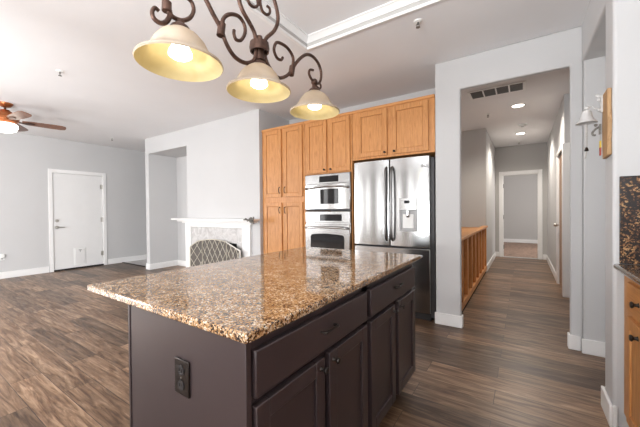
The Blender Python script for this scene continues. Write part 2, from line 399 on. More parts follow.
# hallway
HX = 0.46
struct('wall_hall_right', MB().box(0.60, 0.72, YH2, 5.30, 0, HC).box(HX, 0.72, 5.30, 5.40, 2.10, HC).box(HX, 0.72, 5.40, 6.20, 2.10, HC).box(HX, 0.72, 6.20, YE, 0, HC).box(0.60, 0.72, 5.30, 6.20, 0, 2.10), 'wall')
struct('wall_hall_left', MB().box(-0.72, -0.60, 6.74, YE, 0, HC), 'wall')
struct('wall_stairwell', MB().box(-3.3, -0.60, 6.62, 6.74, 0, HC).box(-3.3, -3.2, YB+0.12, 6.62, 0, HC), 'wall_grey')
DX0, DX1, DZ = -0.44, 0.297, 2.06
struct('wall_hall_end', MB().box(-0.72, DX0, YE, YE+0.12, 0, HC).box(DX1, 0.72, YE, YE+0.12, 0, HC).box(DX0, DX1, YE, YE+0.12, DZ, HC), 'wall_grey')
struct('wall_far', MB().box(-2.2, 1.8, 12.9, 13.0, 0, HC).box(-2.2, -2.1, YE+0.12, 12.9, 0, HC).box(1.7, 1.8, YE+0.12, 12.9, 0, HC), 'wall_grey')

# ------------------------------------------------------------------ baseboards
BH, BT = 0.125, 0.016
def base(name, *boxes):
    mb = MB()
    for b in boxes: mb.box(*b, 0.0, BH)
    return struct(name, mb, 'trim', bevel=0.006)
base('baseboard_left', (XL, XL+BT, -3.6, 2.10), (XL, XL+BT, 3.165, 5.6))
base('baseboard_fireplace', (XE-BT, XE, YF-BT, 5.6), (XE-BT, AX0+BT, YF-BT, YF), (AX0, AX0+BT, YF, AY), (AX0+BT, AX1, AY-BT, AY), (AX1-BT, AX1, YF-BT, AY-BT), (-3.49, XR+BT, YF-BT, YF))
base('baseboard_hallway', (-0.79, OX0+BT, YH-BT, YH), (OX0, OX0+BT, YH, YH2), (OX1-BT, XC+0.01-BT, YH-BT, YH), (OX1-BT, OX1, YH, YH2), (XC+0.01-BT, 3.0, YH-0.045-BT, YH-0.045))
base('baseboard_right', (XC-BT, XC, 2.3-BT, 2.5+BT), (XC, XC+0.02, 2.3-BT, 2.3), (XC, 3.0, 2.5, 2.5+BT))
base('baseboard_hall_right', (HX-BT, HX, 6.29, YE), (0.584, 0.60, YH2, 5.28))
base('baseboard_hall_left', (-0.60, -0.584, 6.74, YE), (-0.616, -0.584, 6.724, 6.74))
base('baseboard_hall_end', (-0.584, DX0-0.08, YE-BT, YE), (DX1+0.08, HX-BT, YE-BT, YE))
base('baseboard_far', (-2.1, 1.7, 12.884, 12.9))

# ------------------------------------------------------------------ living room door
d1 = struct('door_1', B(XL-0.06, XL-0.015, 2.187, 3.073, 0.030, 2.04), 'door', bevel=0.003)
obj('casing', MB().box(XL, XL+0.018, 2.112, 2.18, 0, 2.12).box(XL, XL+0.018, 3.08, 3.148, 0, 2.12).box(XL, XL+0.018, 2.18, 3.08, 2.05, 2.12)
    .box(XL-0.15, XL, 2.17, 2.182, 0, 2.052).box(XL-0.15, XL, 3.078, 3.09, 0, 2.052).box(XL-0.15, XL, 2.182, 3.078, 2.042, 2.054), 'trim', d1, bevel=0.004)
obj('threshold', B(XL-0.10, XL+0.012, 2.182, 3.078, 0, 0.028), 'dark_gap', d1)
obj('deadbolt', MB().cyl((XL-0.015, 2.245, 1.05), (XL+0.012, 2.245, 1.05), 0.031, 20).box(XL+0.012, XL+0.024, 2.24, 2.25, 1.035, 1.065), 'nickel', d1, smooth=True)
h = obj('door_handle', MB().cyl((XL-0.015, 2.245, 0.915), (XL+0.008, 2.245, 0.915), 0.033, 20).cyl((XL+0.008, 2.245, 0.915), (XL+0.05, 2.245, 0.915), 0.011, 12)
        .tube([(XL+0.05, 2.24, 0.915), (XL+0.052, 2.28, 0.917), (XL+0.05, 2.33, 0.913), (XL+0.046, 2.36, 0.911)], 0.010), 'nickel', d1, smooth=True)
for z in (0.28, 1.05, 1.80):
    obj('hinge', MB().cyl((XL+0.004, 3.074, z-0.05), (XL+0.004, 3.074, z+0.05), 0.011, 10).box(XL-0.016, XL-0.012, 3.035, 3.072, z-0.05, z+0.05), 'nickel', d1)
pf = obj('pet_flap', MB().box(XL-0.016, XL-0.004, 2.525, 2.74, 0.085, 0.455), 'white_plastic', d1, bevel=0.006)
obj('flap_panel', B(XL-0.005, XL+0.003, 2.55, 2.715, 0.115, 0.425), 'door', pf, bevel=0.003)
obj('latch', MB().box(XL-0.005, XL+0.010, 2.605, 2.66, 0.395, 0.41).box(XL+0.003, XL+0.010, 2.628, 2.638, 0.36, 0.395), 'grey_plastic', pf)

# hallway end door frame (the door itself stands open beyond)
d2 = struct('door_2', MB().box(DX0-0.075, DX0, YE-0.018, YE, 0, DZ+0.075).box(DX1, DX1+0.075, YE-0.018, YE, 0, DZ+0.075).box(DX0, DX1, YE-0.018, YE, DZ, DZ+0.075)
            .box(DX0-0.002, DX0+0.018, YE, YE+0.12, 0, DZ).box(DX1-0.018, DX1+0.002, YE, YE+0.12, 0, DZ).box(DX0, DX1, YE, YE+0.12, DZ-0.018, DZ+0.002), 'trim', bevel=0.004)
obj('threshold', B(DX0+0.018, DX1-0.018, YE-0.01, YE+0.10, 0, 0.008), 'grey_plastic', d2)
for z in (0.25, 1.0, 1.78):
    obj('hinge', MB().box(DX0+0.018, DX0+0.030, YE+0.04, YE+0.075, z-0.05, z+0.05), 'black_metal', d2)
# hallway right-hand door
d3 = struct('door_3', B(0.475, 0.515, 5.42, 6.18, 0.01, 2.03), 'door_brown', bevel=0.003)
obj('casing', MB().box(HX-0.018, 0.60, 5.30, 5.40, 0, 2.10).box(HX-0.018, HX, 6.20, 6.28, 0, 2.10).box(HX-0.018, HX, 5.40, 6.20, 2.04, 2.11).box(HX, 0.60, 6.18, 6.20, 0, 2.05).box(HX, 0.60, 5.40, 5.42, 0, 2.05), 'trim', d3, bevel=0.004)
obj('door_knob', MB().cyl((0.475, 6.1, 0.95), (0.435, 6.1, 0.95), 0.012).ball((0.42, 6.1, 0.95), 0.028), 'nickel', d3, smooth=True)

# ------------------------------------------------------------------ cabinet fronts
def front(axis, a0, a1, z0, z1, pos, sgn, th=0.020, rail=0.055, raise_=True):
    """a panel door: frame with a recessed centre. axis 'y' = faces along y (pos is the cabinet's front plane)"""
    mb = MB()
    def bx(p0, p1, q0, q1, d0, d1):
        if axis == 'y': mb.box(p0, p1, pos+sgn*d0, pos+sgn*d1, q0, q1)
        else: mb.box(pos+sgn*d0, pos+sgn*d1, p0, p1, q0, q1)
    bx(a0, a0+rail, z0, z1, 0, th); bx(a1-rail, a1, z0, z1, 0, th)
    bx(a0+rail, a1-rail, z0, z0+rail, 0, th); bx(a0+rail, a1-rail, z1-rail, z1, 0, th)
    bx(a0+rail, a1-rail, z0+rail, z1-rail, 0, th-0.010)
    if raise_: bx(a0+rail+0.006, a1-rail-0.006, z0+rail+0.006, z1-rail-0.006, th-0.011, th-0.006)
    return mb
def slab(axis, a0, a1, z0, z1, pos, sgn, th=0.020):
    return B(a0, a1, pos, pos+sgn*th, z0, z1) if axis == 'y' else B(pos, pos+sgn*th, a0, a1, z0, z1)
def knob(axis, a, z, pos, sgn, r=0.013):
    c = (a, pos, z) if axis == 'y' else (pos, a, z)
    d = (0, sgn, 0) if axis == 'y' else (sgn, 0, 0)
    return MB().lathe([(0, 0), (r*0.75, 0), (r*0.45, 0.006), (r*0.45, 0.014), (r*0.8, 0.018), (r, 0.023), (r*0.8, 0.028), (0, 0.030)], c, d, 16)
def pull(a, z, pos, sgn, vertical=True, L=0.09):
    q = L/2
    if vertical: pts = [(a, pos, z-q), (a, pos+sgn*0.022, z-q*0.75), (a, pos+sgn*0.028, z), (a, pos+sgn*0.022, z+q*0.75), (a, pos, z+q)]
    return MB().tube(pts, 0.0055, 8)

# ------------------------------------------------------------------ kitchen tall cabinets
CF, CFB, CT = 3.40, 4.05, 2.43
pan = thing('pantry_cabinet', (-2.93, 3.7, 0), 'tall honey oak pantry cabinet with four panel doors beside the fireplace wall', 'cabinet', 'oak wall cabinets')
obj('body', MB().box(-3.315, -2.51, CF, CFB, 0.10, CT).box(-3.315, -2.51, CF+0.05, CFB, 0, 0.10), 'oak', pan, bevel=0.002)
obj('cornice', MB().box(-3.318, -2.515, CF-0.012, CF+0.02, CT-0.02, CT+0.015), 'oak_h', pan, bevel=0.005)
for i, (a, b) in enumerate(((-3.27, -2.925), (-2.88, -2.545))):
    for z0, z1, kz in ((1.415, 2.40, 1.515), (0.14, 1.335, 1.225)):
        dr = obj('door', front('y', a, b, z0, z1, CF, -1), 'oak', pan, bevel=0.003)
        ka = b-0.028 if i == 0 else a+0.028
        obj('door_pull', pull(ka, kz, CF-0.02, -1), 'black_metal', dr, smooth=True)
oc = thing('oven_cabinet', (-2.14, 3.7, 0), 'honey oak cabinet housing the built in ovens, two doors above them', 'cabinet', 'oak wall cabinets')
obj('body', MB().box(-2.505, -1.775, CF, CFB, 1.70, CT).box(-2.505, -2.492, CF, CFB, 0.1, 1.70).box(-1.788, -1.775, CF, CFB, 0.1, 1.70)
    .box(-2.492, -1.788, CF, CFB, 0.1, 0.66).box(-2.505, -1.775, CF+0.05, CFB, 0, 0.1), 'oak', oc, bevel=0.002)
obj('cornice', MB().box(-2.51, -1.775, CF-0.012, CF+0.02, CT-0.02, CT+0.015), 'oak_h', oc, bevel=0.005)
for i, (a, b) in enumerate(((-2.475, -2.145), (-2.105, -1.80))):
    dr = obj('door', front('y', a, b, 1.715, 2.40, CF, -1), 'oak', oc, bevel=0.003)
    obj('door_knob', knob('y', b-0.03 if i == 0 else a+0.03, 1.75, CF-0.02, -1), 'black_metal', dr, smooth=True)
obj('drawer', slab('y', -2.475, -1.80, 0.14, 0.63, CF, -1), 'oak_h', oc, bevel=0.004)
fc = thing('over_fridge_cabinet', (-1.28, 3.7, 1.83), 'honey oak wall cabinet with two panel doors hung above the steel fridge', 'cabinet', 'oak wall cabinets')
obj('body', B(-1.77, -0.785, CF, CFB, 1.83, CT), 'oak', fc, bevel=0.002)
obj('cornice', B(-1.775, -0.785, CF-0.012, CF+0.02, CT-0.02, CT+0.015), 'oak_h', fc, bevel=0.005)
for i, (a, b) in enumerate(((-1.70, -1.315), (-1.26, -0.85))):
    dr = obj('door', front('y', a, b, 1.855, 2.395, CF, -1), 'oak', fc, bevel=0.003)
    obj('door_knob', knob('y', b-0.025 if i == 0 else a+0.035, 1.885, CF-0.02, -1), 'black_metal', dr, smooth=True)

# ------------------------------------------------------------------ built-in ovens
OXa, OXb = -2.485, -1.795
mw = thing('built_in_microwave', (-2.14, 3.7, 1.21), 'stainless built in microwave oven, upper of the two ovens', 'microwave oven')
obj('body', B(OXa, OXb, CF-0.02, CF+0.45, 1.215, 1.695), 'steel', mw, bevel=0.004)
cp = obj('control_panel', B(OXa+0.002, OXb-0.002, CF-0.034, CF-0.02, 1.565, 1.69), 'steel', mw, bevel=0.004)
dp = obj('display', B(-2.25, -1.96, CF-0.037, CF-0.034, 1.585, 1.665), 'black_glass', cp)
obj('readout', B(-2.14, -2.06, CF-0.0385, CF-0.037, 1.625, 1.65), 'display', dp) if False else None
dmb = MB()
n = 14   # bowed door
def bowed(x0, x1, z0, z1, y0, bow, th):
    mb = MB(); A = []
    for i in range(n+1):
        t = i/n; x = x0+(x1-x0)*t; y = y0 - bow*(1-(2*t-1)**2)
        A.append([mb.bm.verts.new(p) for p in ((x, y, z0), (x, y, z1), (x, y0+th, z1), (x, y0+th, z0))])
    for a, b in zip(A, A[1:]):
        for k in range(4): mb.bm.faces.new((a[k], b[k], b[(k+1) % 4], a[(k+1) % 4]))
    mb.bm.faces.new(A[0]); mb.bm.faces.new(A[-1][::-1]); return mb
md = obj('door', bowed(OXa+0.004, OXb-0.004, 1.235, 1.555, CF-0.032, 0.012, 0.012), 'chrome', mw, bevel=0.003)
obj('window', bowed(-2.235, -1.955, 1.30, 1.495, CF-0.043, 0.004, 0.006), 'black_glass', md)
obj('door_handle', MB().tube([(OXa+0.03, CF-0.03, 1.50), (OXa+0.05, CF-0.075, 1.515), (-2.14, CF-0.095, 1.53), (OXb-0.05, CF-0.075, 1.515), (OXb-0.03, CF-0.03, 1.50)], 0.013), 'chrome', md, smooth=True)
obj('trim_strip', B(OXa, OXb, CF-0.03, CF-0.02, 1.218, 1.233), 'charcoal', mw)
ov = thing('wall_oven', (-2.14, 3.7, 0.66), 'stainless built in wall oven with arched dark window, lower of the two ovens', 'oven')
obj('body', B(OXa, OXb, CF-0.02, CF+0.55, 0.665, 1.205), 'steel', ov, bevel=0.004)
cp = obj('control_panel', B(OXa+0.002, OXb-0.002, CF-0.036, CF-0.02, 1.055, 1.20), 'steel', ov, bevel=0.004)
obj('display', B(-2.245, -1.915, CF-0.039, CF-0.036, 1.08, 1.165), 'black_glass', cp)
odr = obj('door', B(OXa+0.004, OXb-0.004, CF-0.045, CF-0.02, 0.675, 1.035), 'steel', ov, bevel=0.004)
wp = [(-2.39, 0.70), (-1.875, 0.70), (-1.875, 0.86)] + [(-1.915 + 0.04*math.cos(a), 0.86 + 0.04*math.sin(a)) for a in (0.4, 0.8, 1.2)] + \
     [(-1.95, 0.905), (-2.13, 0.915), (-2.315, 0.905)] + [(-2.35 + 0.04*math.cos(a), 0.86 + 0.04*math.sin(a)) for a in (1.95, 2.35, 2.75)] + [(-2.39, 0.86)]
obj('window', MB().prism(wp, 'y', CF-0.048, CF-0.044), 'black_glass', odr)
obj('door_handle', MB().tube([(OXa+0.03, CF-0.04, 0.985), (OXa+0.05, CF-0.085, 0.99), (-2.14, CF-0.10, 0.998), (OXb-0.05, CF-0.085, 0.99), (OXb-0.03, CF-0.04, 0.985)], 0.014), 'chrome', odr, smooth=True)

# ------------------------------------------------------------------ refrigerator
FY = 3.385
fr = thing('refrigerator', (-1.29, 3.7, 0), 'stainless steel french door refrigerator with water dispenser and bottom freezer drawer', 'refrigerator')
obj('body', B(-1.735, -0.80, FY+0.05, 4.0, 0.03, 1.785), 'charcoal', fr, bevel=0.006)
obj('toe_grille', B(-1.72, -0.84, FY+0.045, FY+0.09, 0.0, 0.075), 'dark_gap', fr)
FRX0, FRX1, FRM = -1.745, -0.838, -1.287
dl = obj('door', bowed(FRX0, FRM-0.004, 0.80, 1.80, FY, 0.022, 0.055), 'steel', fr, bevel=0.006)
dr = obj('door', bowed(FRM+0.004, FRX1, 0.80, 1.80, FY, 0.022, 0.055), 'steel', fr, bevel=0.006)
dr['label'] = 'right fridge door with ice and water dispenser'
fz = obj('freezer_drawer', bowed(FRX0, FRX1, 0.085, 0.785, FY, 0.030, 0.055), 'steel', fr, bevel=0.006)
obj('gasket', MB().box(FRX0+0.01, FRX1-0.01, FY+0.052, FY+0.062, 0.09, 1.79), 'dark_gap', fr)
for dd, hx in ((dl, -1.322), (dr, -1.252)):
    obj('door_handle', MB().tube([(hx, FY-0.005, 0.865), (hx, FY-0.038, 0.90), (hx, FY-0.050, 1.05), (hx, FY-0.054, 1.29), (hx, FY-0.050, 1.53), (hx, FY-0.038, 1.67), (hx, FY-0.005, 1.705)], 0.0145), 'dark_steel' , dd, smooth=True)
obj('drawer_handle', MB().tube([(-1.66, FY-0.01, 0.70), (-1.63, FY-0.07, 0.70), (-1.29, FY-0.10, 0.70), (-0.96, FY-0.07, 0.70), (-0.93, FY-0.01, 0.70)], 0.0135), 'chrome', fz, smooth=True)
ds = obj('dispenser', MB().box(-1.165, -0.965, FY-0.036, FY-0.005, 1.205, 1.345).box(-1.165, -1.145, FY-0.036, FY-0.005, 0.985, 1.205)
         .box(-0.985, -0.965, FY-0.036, FY-0.005, 0.985, 1.205).box(-1.165, -0.965, FY-0.042, FY-0.005, 0.975, 0.995).box(-1.145, -0.985, FY-0.026, FY-0.005, 0.995, 1.205), 'grey_plastic', dr, bevel=0.004)
obj('control_plate', B(-1.160, -0.97, FY-0.040, FY-0.034, 1.215, 1.34), 'chrome', ds)
obj('display', B(-1.105, -1.045, FY-0.043, FY-0.040, 1.285, 1.318), 'black_glass', ds)
obj('paddle', MB().box(-1.125, -1.005, FY-0.030, FY-0.024, 1.01, 1.165), 'white_plastic', ds, bevel=0.003)
obj('nozzle', MB().cyl((-1.065, FY-0.034, 1.145), (-1.065, FY-0.034, 1.205), 0.022).ball((-1.065, FY-0.034, 1.15), 0.024), 'chrome', ds, smooth=True)
# maker's mark at the top right of the door: a small roundel and two letters
lg = MB().cyl((-0.913, FY-0.0155, 1.69), (-0.913, FY-0.009, 1.69), 0.016, 20)
lx, lz = -0.887, 1.677
lg.box(lx, lx+0.005, FY-0.014, FY-0.004, lz, lz+0.027).box(lx, lx+0.016, FY-0.014, FY-0.004, lz, lz+0.005)
gx = lx+0.02
lg.box(gx, gx+0.005, FY-0.012, FY-0.002, lz, lz+0.027).box(gx, gx+0.018, FY-0.012, FY-0.002, lz, lz+0.005).box(gx, gx+0.018, FY-0.012, FY-0.002, lz+0.022, lz+0.027)
lg.box(gx+0.013, gx+0.018, FY-0.012, FY-0.002, lz, lz+0.014).box(gx+0.009, gx+0.018, FY-0.012, FY-0.002, lz+0.010, lz+0.014)
obj('emblem', lg, 'grey_plastic', dr)

# ------------------------------------------------------------------ kitchen island
IX0, IX1, IY0, IY1, IT, ITH = -1.634, -0.608, 0.556, 2.205, 0.895, 0.029
BX0, BX1, BY0, BY1 = -1.27, -0.648, 0.572, 2.105
isl = thing('kitchen_island', (-0.95, 1.34, 0), 'dark espresso kitchen island base with drawers and doors under the granite top', 'kitchen island')
obj('body', MB().box(BX0, BX1, BY0+0.02, BY1, 0.10, IT-ITH).box(BX0+0.01, BX1-0.065, BY0+0.02, BY1-0.02, 0.0, 0.10), 'espresso', isl)
obj('end_panel', MB().box(BX0, BX1+0.02, BY0, BY0+0.02, 0.0, IT-ITH), 'espresso', isl, bevel=0.0015)
obj('corner_strip', MB().box(BX0-0.012, BX0, BY0-0.004, BY0+0.03, 0, IT-ITH), 'espresso', isl, bevel=0.002)
ff = MB()
for a, b in ((BY0+0.02, 0.60), (1.31, 1.375), (2.085, BY1)): ff.box(BX1, BX1+0.006, a, b, 0.10, IT-ITH)
ff.box(BX1, BX1+0.006, 0.60, 2.085, 0.10, 0.125).box(BX1, BX1+0.006, 0.60, 2.085, 0.665, 0.70).box(BX1, BX1+0.006, 0.60, 2.085, 0.825, IT-ITH)
obj('face_frame', ff, 'espresso', isl)
PX = BX1+0.006
for a, b, pz in ((0.60, 1.325, 0.772), (1.368, 2.09, 0.772)):
    dw = obj('drawer', slab('x', a, b, 0.695, 0.83, PX, 1, 0.024), 'espresso', isl, bevel=0.004)
    mid = (a+b)/2 + 0.01
    obj('drawer_pull', MB().tube([(PX+0.022, mid-0.045, pz), (PX+0.045, mid-0.042, pz+0.002), (PX+0.049, mid, pz+0.004), (PX+0.045, mid+0.042, pz+0.002), (PX+0.02, mid+0.045, pz)], 0.0055, 8), 'black_metal', dw, smooth=True)
for a, b, k in ((0.60, 0.950, 0.925), (0.985, 1.325, 1.012), (1.368, 1.705, 1.68), (1.755, 2.09, 1.785)):
    dd = obj('door', front('x', a, b, 0.115, 0.672, PX, 1, th=0.024, raise_=False), 'espresso', isl, bevel=0.003)
    obj('door_knob', knob('x', k, 0.638, PX+0.024, 1), 'black_metal', dd, smooth=True)
# granite top with rounded edge
ct = obj('island_countertop', B(IX0, IX1, IY0, IY1, IT-ITH, IT), 'granite', bevel=0.006, segs=3)
tag(ct, 'speckled brown granite countertop slab on the dark kitchen island', 'countertop')
# power outlet on the island's end
so = thing('power_outlet', (-0.922, BY0, 0.625), 'dark bronze power outlet plate on the end panel of the island', 'power outlet')
obj('cover_plate', B(-0.961, -0.883, BY0-0.007, BY0, 0.625, 0.742), 'black_metal', so, bevel=0.003)
for z in (0.708, 0.659):
    rc = obj('receptacle', MB().cyl((-0.922, BY0-0.0095, z), (-0.922, BY0-0.006, z), 0.0165, 20), 'dark_gap', so)
    obj('slots', MB().box(-0.9305, -0.928, BY0-0.0105, BY0-0.009, z-0.004, z+0.007).box(-0.916, -0.9135, BY0-0.0105, BY0-0.009, z-0.004, z+0.007), 'black_metal', rc)
obj('screw', MB().cyl((-0.922, BY0-0.009, 0.6835), (-0.922, BY0-0.006, 0.6835), 0.003, 10), 'nickel', so)

# ------------------------------------------------------------------ right-hand base cabinet, worktop, splashback
rc = thing('kitchen_base_cabinet', (0.75, 1.5, 0), 'honey oak base cabinet with drawer and door at the right edge, under granite', 'cabinet')
RX = 0.452
obj('body', MB().box(RX, 1.075, 0.7, 2.282, 0.10, 0.882).box(RX+0.06, 1.075, 0.7, 2.282, 0, 0.10), 'oak', rc, bevel=0.002)
for a, b in ((1.62, 2.14), (1.06, 1.58)):
    dw = obj('drawer', slab('x', a, b, 0.70, 0.845, RX, -1), 'oak_y', rc, bevel=0.005)
    obj('drawer_knob', knob('x', (a+b)/2+0.06, 0.775, RX-0.02, -1, 0.016), 'black_metal', dw, smooth=True)
    dd = obj('door', front('x', a, b, 0.135, 0.672, RX, -1), 'oak', rc, bevel=0.003)
    obj('door_knob', knob('x', b-0.19, 0.62, RX-0.02, -1, 0.016), 'black_metal', dd, smooth=True)
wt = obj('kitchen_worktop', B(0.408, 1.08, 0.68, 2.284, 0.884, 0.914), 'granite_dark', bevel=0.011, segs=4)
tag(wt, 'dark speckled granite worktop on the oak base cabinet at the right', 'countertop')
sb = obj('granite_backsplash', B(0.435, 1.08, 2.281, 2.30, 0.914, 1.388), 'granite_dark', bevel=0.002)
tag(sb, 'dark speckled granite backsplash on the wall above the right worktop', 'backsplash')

# ------------------------------------------------------------------ fireplace
fp = thing('fireplace', (-4.35, 3.3, 0), 'white fireplace surround with mantelshelf and grey marble tile in the living room', 'fireplace')
obj('mantel_shelf', MB().box(-5.46, -3.325, YF-0.16, YF, 1.065, 1.093).box(-5.36, -3.37, YF-0.10, YF, 1.035, 1.065).box(-5.25, -3.44, YF-0.07, YF, 1.01, 1.035), 'trim', fp, bevel=0.006)
for a, b in ((-5.185, -5.03), (-3.672, -3.497)):
    pl = obj('pilaster', MB().box(a, b, YF-0.045, YF, 0.13, 0.945), 'trim', fp, bevel=0.004)
    obj('plinth', B(a-0.008, b+0.008, YF-0.055, YF, 0, 0.13), 'trim', pl, bevel=0.004)
obj('frieze', B(-5.185, -3.497, YF-0.045, YF, 0.945, 1.01), 'trim', fp, bevel=0.004)
tl = MB()
for (a, b, z0, z1) in ((-5.03, FX0, 0, 0.945), (FX1, -3.672, 0, 0.945)):
    zz = [0, 0.315, 0.63, 0.945]
    for q0, q1 in zip(zz, zz[1:]): tl.box(a+0.001, b-0.001, YF-0.014, YF, q0+0.001, q1-0.001)
xs = [FX0+i*(FX1-FX0)/3 for i in range(4)]
for q0, q1 in zip(xs, xs[1:]): tl.box(q0+0.001, q1-0.001, YF-0.014, YF, FZ, 0.944)
obj('tile_surround', tl, 'marble', fp)
obj('firebox', MB().box(FX0, FX0+0.02, YF-0.002, YF+0.49, 0, FZ).box(FX1-0.02, FX1, YF-0.002, YF+0.49, 0, FZ).box(FX0, FX1, YF+0.47, YF+0.49, 0, FZ).box(FX0, FX1, YF-0.002, YF+0.49, FZ-0.02, FZ).box(FX0, FX1, YF-0.002, YF+0.49, 0, 0.012), 'firebox', fp)

# folding fire screen with diamond lattice
fs = thing('fire_screen', (-4.3, 3.12, 0), 'arched three panel folding fire screen with diamond lattice in front of the fireplace', 'fire screen')
SY = 3.27
def panel(p0, p1, topfn, name, frame_m):
    p0, p1 = Vector(p0), Vector(p1); Wd = (p1-p0).length; ux = (p1-p0)/Wd; nrm = Vector((ux.y, -ux.x, 0))
    def W(s, z, d=0): return p0 + ux*s + nrm*d + Vector((0, 0, z))
    K = 14
    fm = MB()
    top = [W(Wd*i/K, topfn(i/K)) for i in range(K+1)]
    fm.tube([W(0, 0.0), W(0, topfn(0))], 0.009, smooth=False); fm.tube([W(Wd, 0.0), W(Wd, topfn(1))], 0.009, smooth=False)
    fm.tube(top, 0.009, smooth=False); fm.tube([W(0, 0.03), W(Wd, 0.03)], 0.008, smooth=False)
    f = obj('panel', fm, frame_m, fs, smooth=True)
    ms = MB(); A = [ms.bm.verts.new(W(Wd*i/K, 0.03, -0.004)) for i in range(K+1)]; Bv = [ms.bm.verts.new(W(Wd*i/K, topfn(i/K), -0.004)) for i in range(K+1)]
    A2 = [ms.bm.verts.new(W(Wd*i/K, 0.03, -0.007)) for i in range(K+1)]; B2 = [ms.bm.verts.new(W(Wd*i/K, topfn(i/K), -0.007)) for i in range(K+1)]
    for i in range(K):
        ms.bm.faces.new((A[i], A[i+1], Bv[i+1], Bv[i])); ms.bm.faces.new((A2[i], B2[i], B2[i+1], A2[i+1]))
        ms.bm.faces.new((Bv[i], Bv[i+1], B2[i+1], B2[i])); ms.bm.faces.new((A[i], A2[i], A2[i+1], A[i+1]))
    obj('mesh', ms, 'mesh', f)
    lt = MB(); sp = 0.135; slope = 1.55
    for sg in (1, -1):
        k = -12
        while k < 20:
            # line: s = s0 + sg*(z)/slope
            s0 = k*sp; seg = []
            for j in range(61):
                z = 0.03 + j*(0.75/60); s_ = s0 + sg*z/slope
                if 0 <= s_ <= Wd and z <= topfn(s_/Wd): seg.append((s_, z))
            if len(seg) > 2: lt.tube([W(*seg[0], 0.002*sg+0.003), W(*seg[-1], 0.002*sg+0.003)], 0.0048, 6, smooth=False)
            k += 1
    obj('lattice', lt, 'lattice', f, smooth=True)
    return f
panel((-4.85, SY-0.10, 0), (-4.64, SY, 0), lambda t: 0.60+0.115*math.sin(t*PI/2), 'left', 'lattice')
panel((-4.64, SY, 0), (-4.01, SY, 0), lambda t: 0.715+0.028*math.sin(t*PI), 'centre', 'lattice')
panel((-4.01, SY, 0), (-3.62, SY-0.06, 0), lambda t: 0.715-0.115*t, 'right', 'white_lattice')
# small pewter sprig at the mantel's end
sp = MB().tube([(-3.49, 3.172, 1.085), (-3.41, 3.168, 1.088), (-3.34, 3.165, 1.082), (-3.29, 3.168, 1.078)], 0.009, 8)
for cx, cz, an, L in ((-3.53, 1.088, 0.35, 0.05), (-3.49, 1.085, -0.3, 0.05), (-3.44, 1.088, 0.5, 0.08), (-3.44, 1.08, -0.5, 0.08), (-3.41, 1.085, 0.15, 0.09), (-3.37, 1.09, 0.8, 0.06), (-3.38, 1.07, -0.6, 0.07)):
    q = Vector((math.cos(an), -0.15, math.sin(an))).normalized()
    sp.lathe([(0, 0), (0.012, L*0.2), (0.018, L*0.5), (0.012, L*0.8), (0, L)], (cx+0.07, 3.165, cz), q, 10)
tag(obj('mantel_ornament', sp, 'pewter', smooth=True), 'small grey metal leaf sprig fixed to the right end of the white mantelshelf', 'ornament')

# ------------------------------------------------------------------ pendant light over the island
PXX = -1.03
pd = thing('pendant_light', (PXX, 1.041, TZ), 'bronze scrollwork island light with three lit amber glass bell shades', 'pendant light')
KP = 1.062   # scrollwork drawn at 1/KP, about the point (0, 1.2205)
def V(*p): return [(PXX, a*KP, 1.2205+(z-1.2205)*KP) for a, z in p]
def K1(a, z): return (PXX, a*KP, 1.2205+(z-1.2205)*KP)
obj('canopy', MB().lathe([(0, 0), (0.065, 0), (0.065, -0.012), (0.045, -0.03), (0.015, -0.04), (0, -0.04)], (PXX, 1.041, TZ), (0, 0, 1), 24), 'bronze', pd, smooth=True)
obj('down_rod', MB().cyl(K1(0.98, 2.36), (PXX, 1.041, TZ-0.03), 0.008).ball(K1(0.98, 2.42), 0.018).ball(K1(0.98, 2.36), 0.024), 'bronze', pd, smooth=True)
R_ = 0.0095
lyre = MB().tube(V((0.963, 1.955), (0.955, 1.992), (0.924, 2.023), (0.886, 2.056), (0.868, 2.10), (0.872, 2.16), (0.905, 2.23), (0.955, 2.30), (0.98, 2.36)), R_)
lyre.tube(V((1.008, 1.96), (1.030, 2.004), (1.081, 2.06), (1.108, 2.115), (1.105, 2.165), (1.07, 2.23), (1.01, 2.30), (0.98, 2.36)), R_)
lyre.tube(V((0.905, 2.20), (0.912, 2.14), (0.925, 2.105), (0.953, 2.102), (0.978, 2.125), (0.968, 2.155), (0.950, 2.150)), 0.008, taper=0.006)
lyre.tube(V((1.07, 2.215), (1.01, 2.20), (0.992, 2.154), (1.003, 2.116), (1.029, 2.110), (1.052, 2.127), (1.053, 2.149), (1.036, 2.152)), 0.008, taper=0.006)
obj('scroll_frame', lyre, 'bronze', pd, smooth=True)
obj('hub', MB().lathe([(0.036, -0.02), (0.044, -0.02), (0.047, 0), (0.044, 0.022), (0.036, 0.022)], K1(0.985, 1.94), (0, 0, 1), 24, True)
    .lathe([(0, -0.07), (0.026, -0.07), (0.020, -0.03), (0.028, 0.0), (0.012, 0.018), (0.016, 0.03), (0.014, 0.042), (0, 0.048)], K1(0.985, 1.95), (0, 0, 1), 20), 'bronze', pd, smooth=True)
aR = MB().tube(V((1.013, 1.934), (1.030, 1.895), (1.062, 1.868), (1.098, 1.853), (1.132, 1.860), (1.181, 1.893), (1.213, 1.938), (1.222, 1.992), (1.183, 2.022), (1.130, 2.024), (1.094, 2.010), (1.080, 1.971), (1.100, 1.943), (1.129, 1.945), (1.142, 1.962)), R_, taper=0.007)
aR.tube(V((1.205, 1.92), (1.254, 1.985), (1.325, 2.05), (1.390, 2.071), (1.449, 2.056), (1.479, 2.016), (1.473, 1.968), (1.442, 1.937), (1.388, 1.939), (1.36, 1.962), (1.369, 1.987), (1.400, 1.997)), R_, taper=0.007)
aR.cyl(K1(1.204, 1.90), K1(1.216, 1.945), 0.016).ball(K1(1.41, 1.935), 0.02)
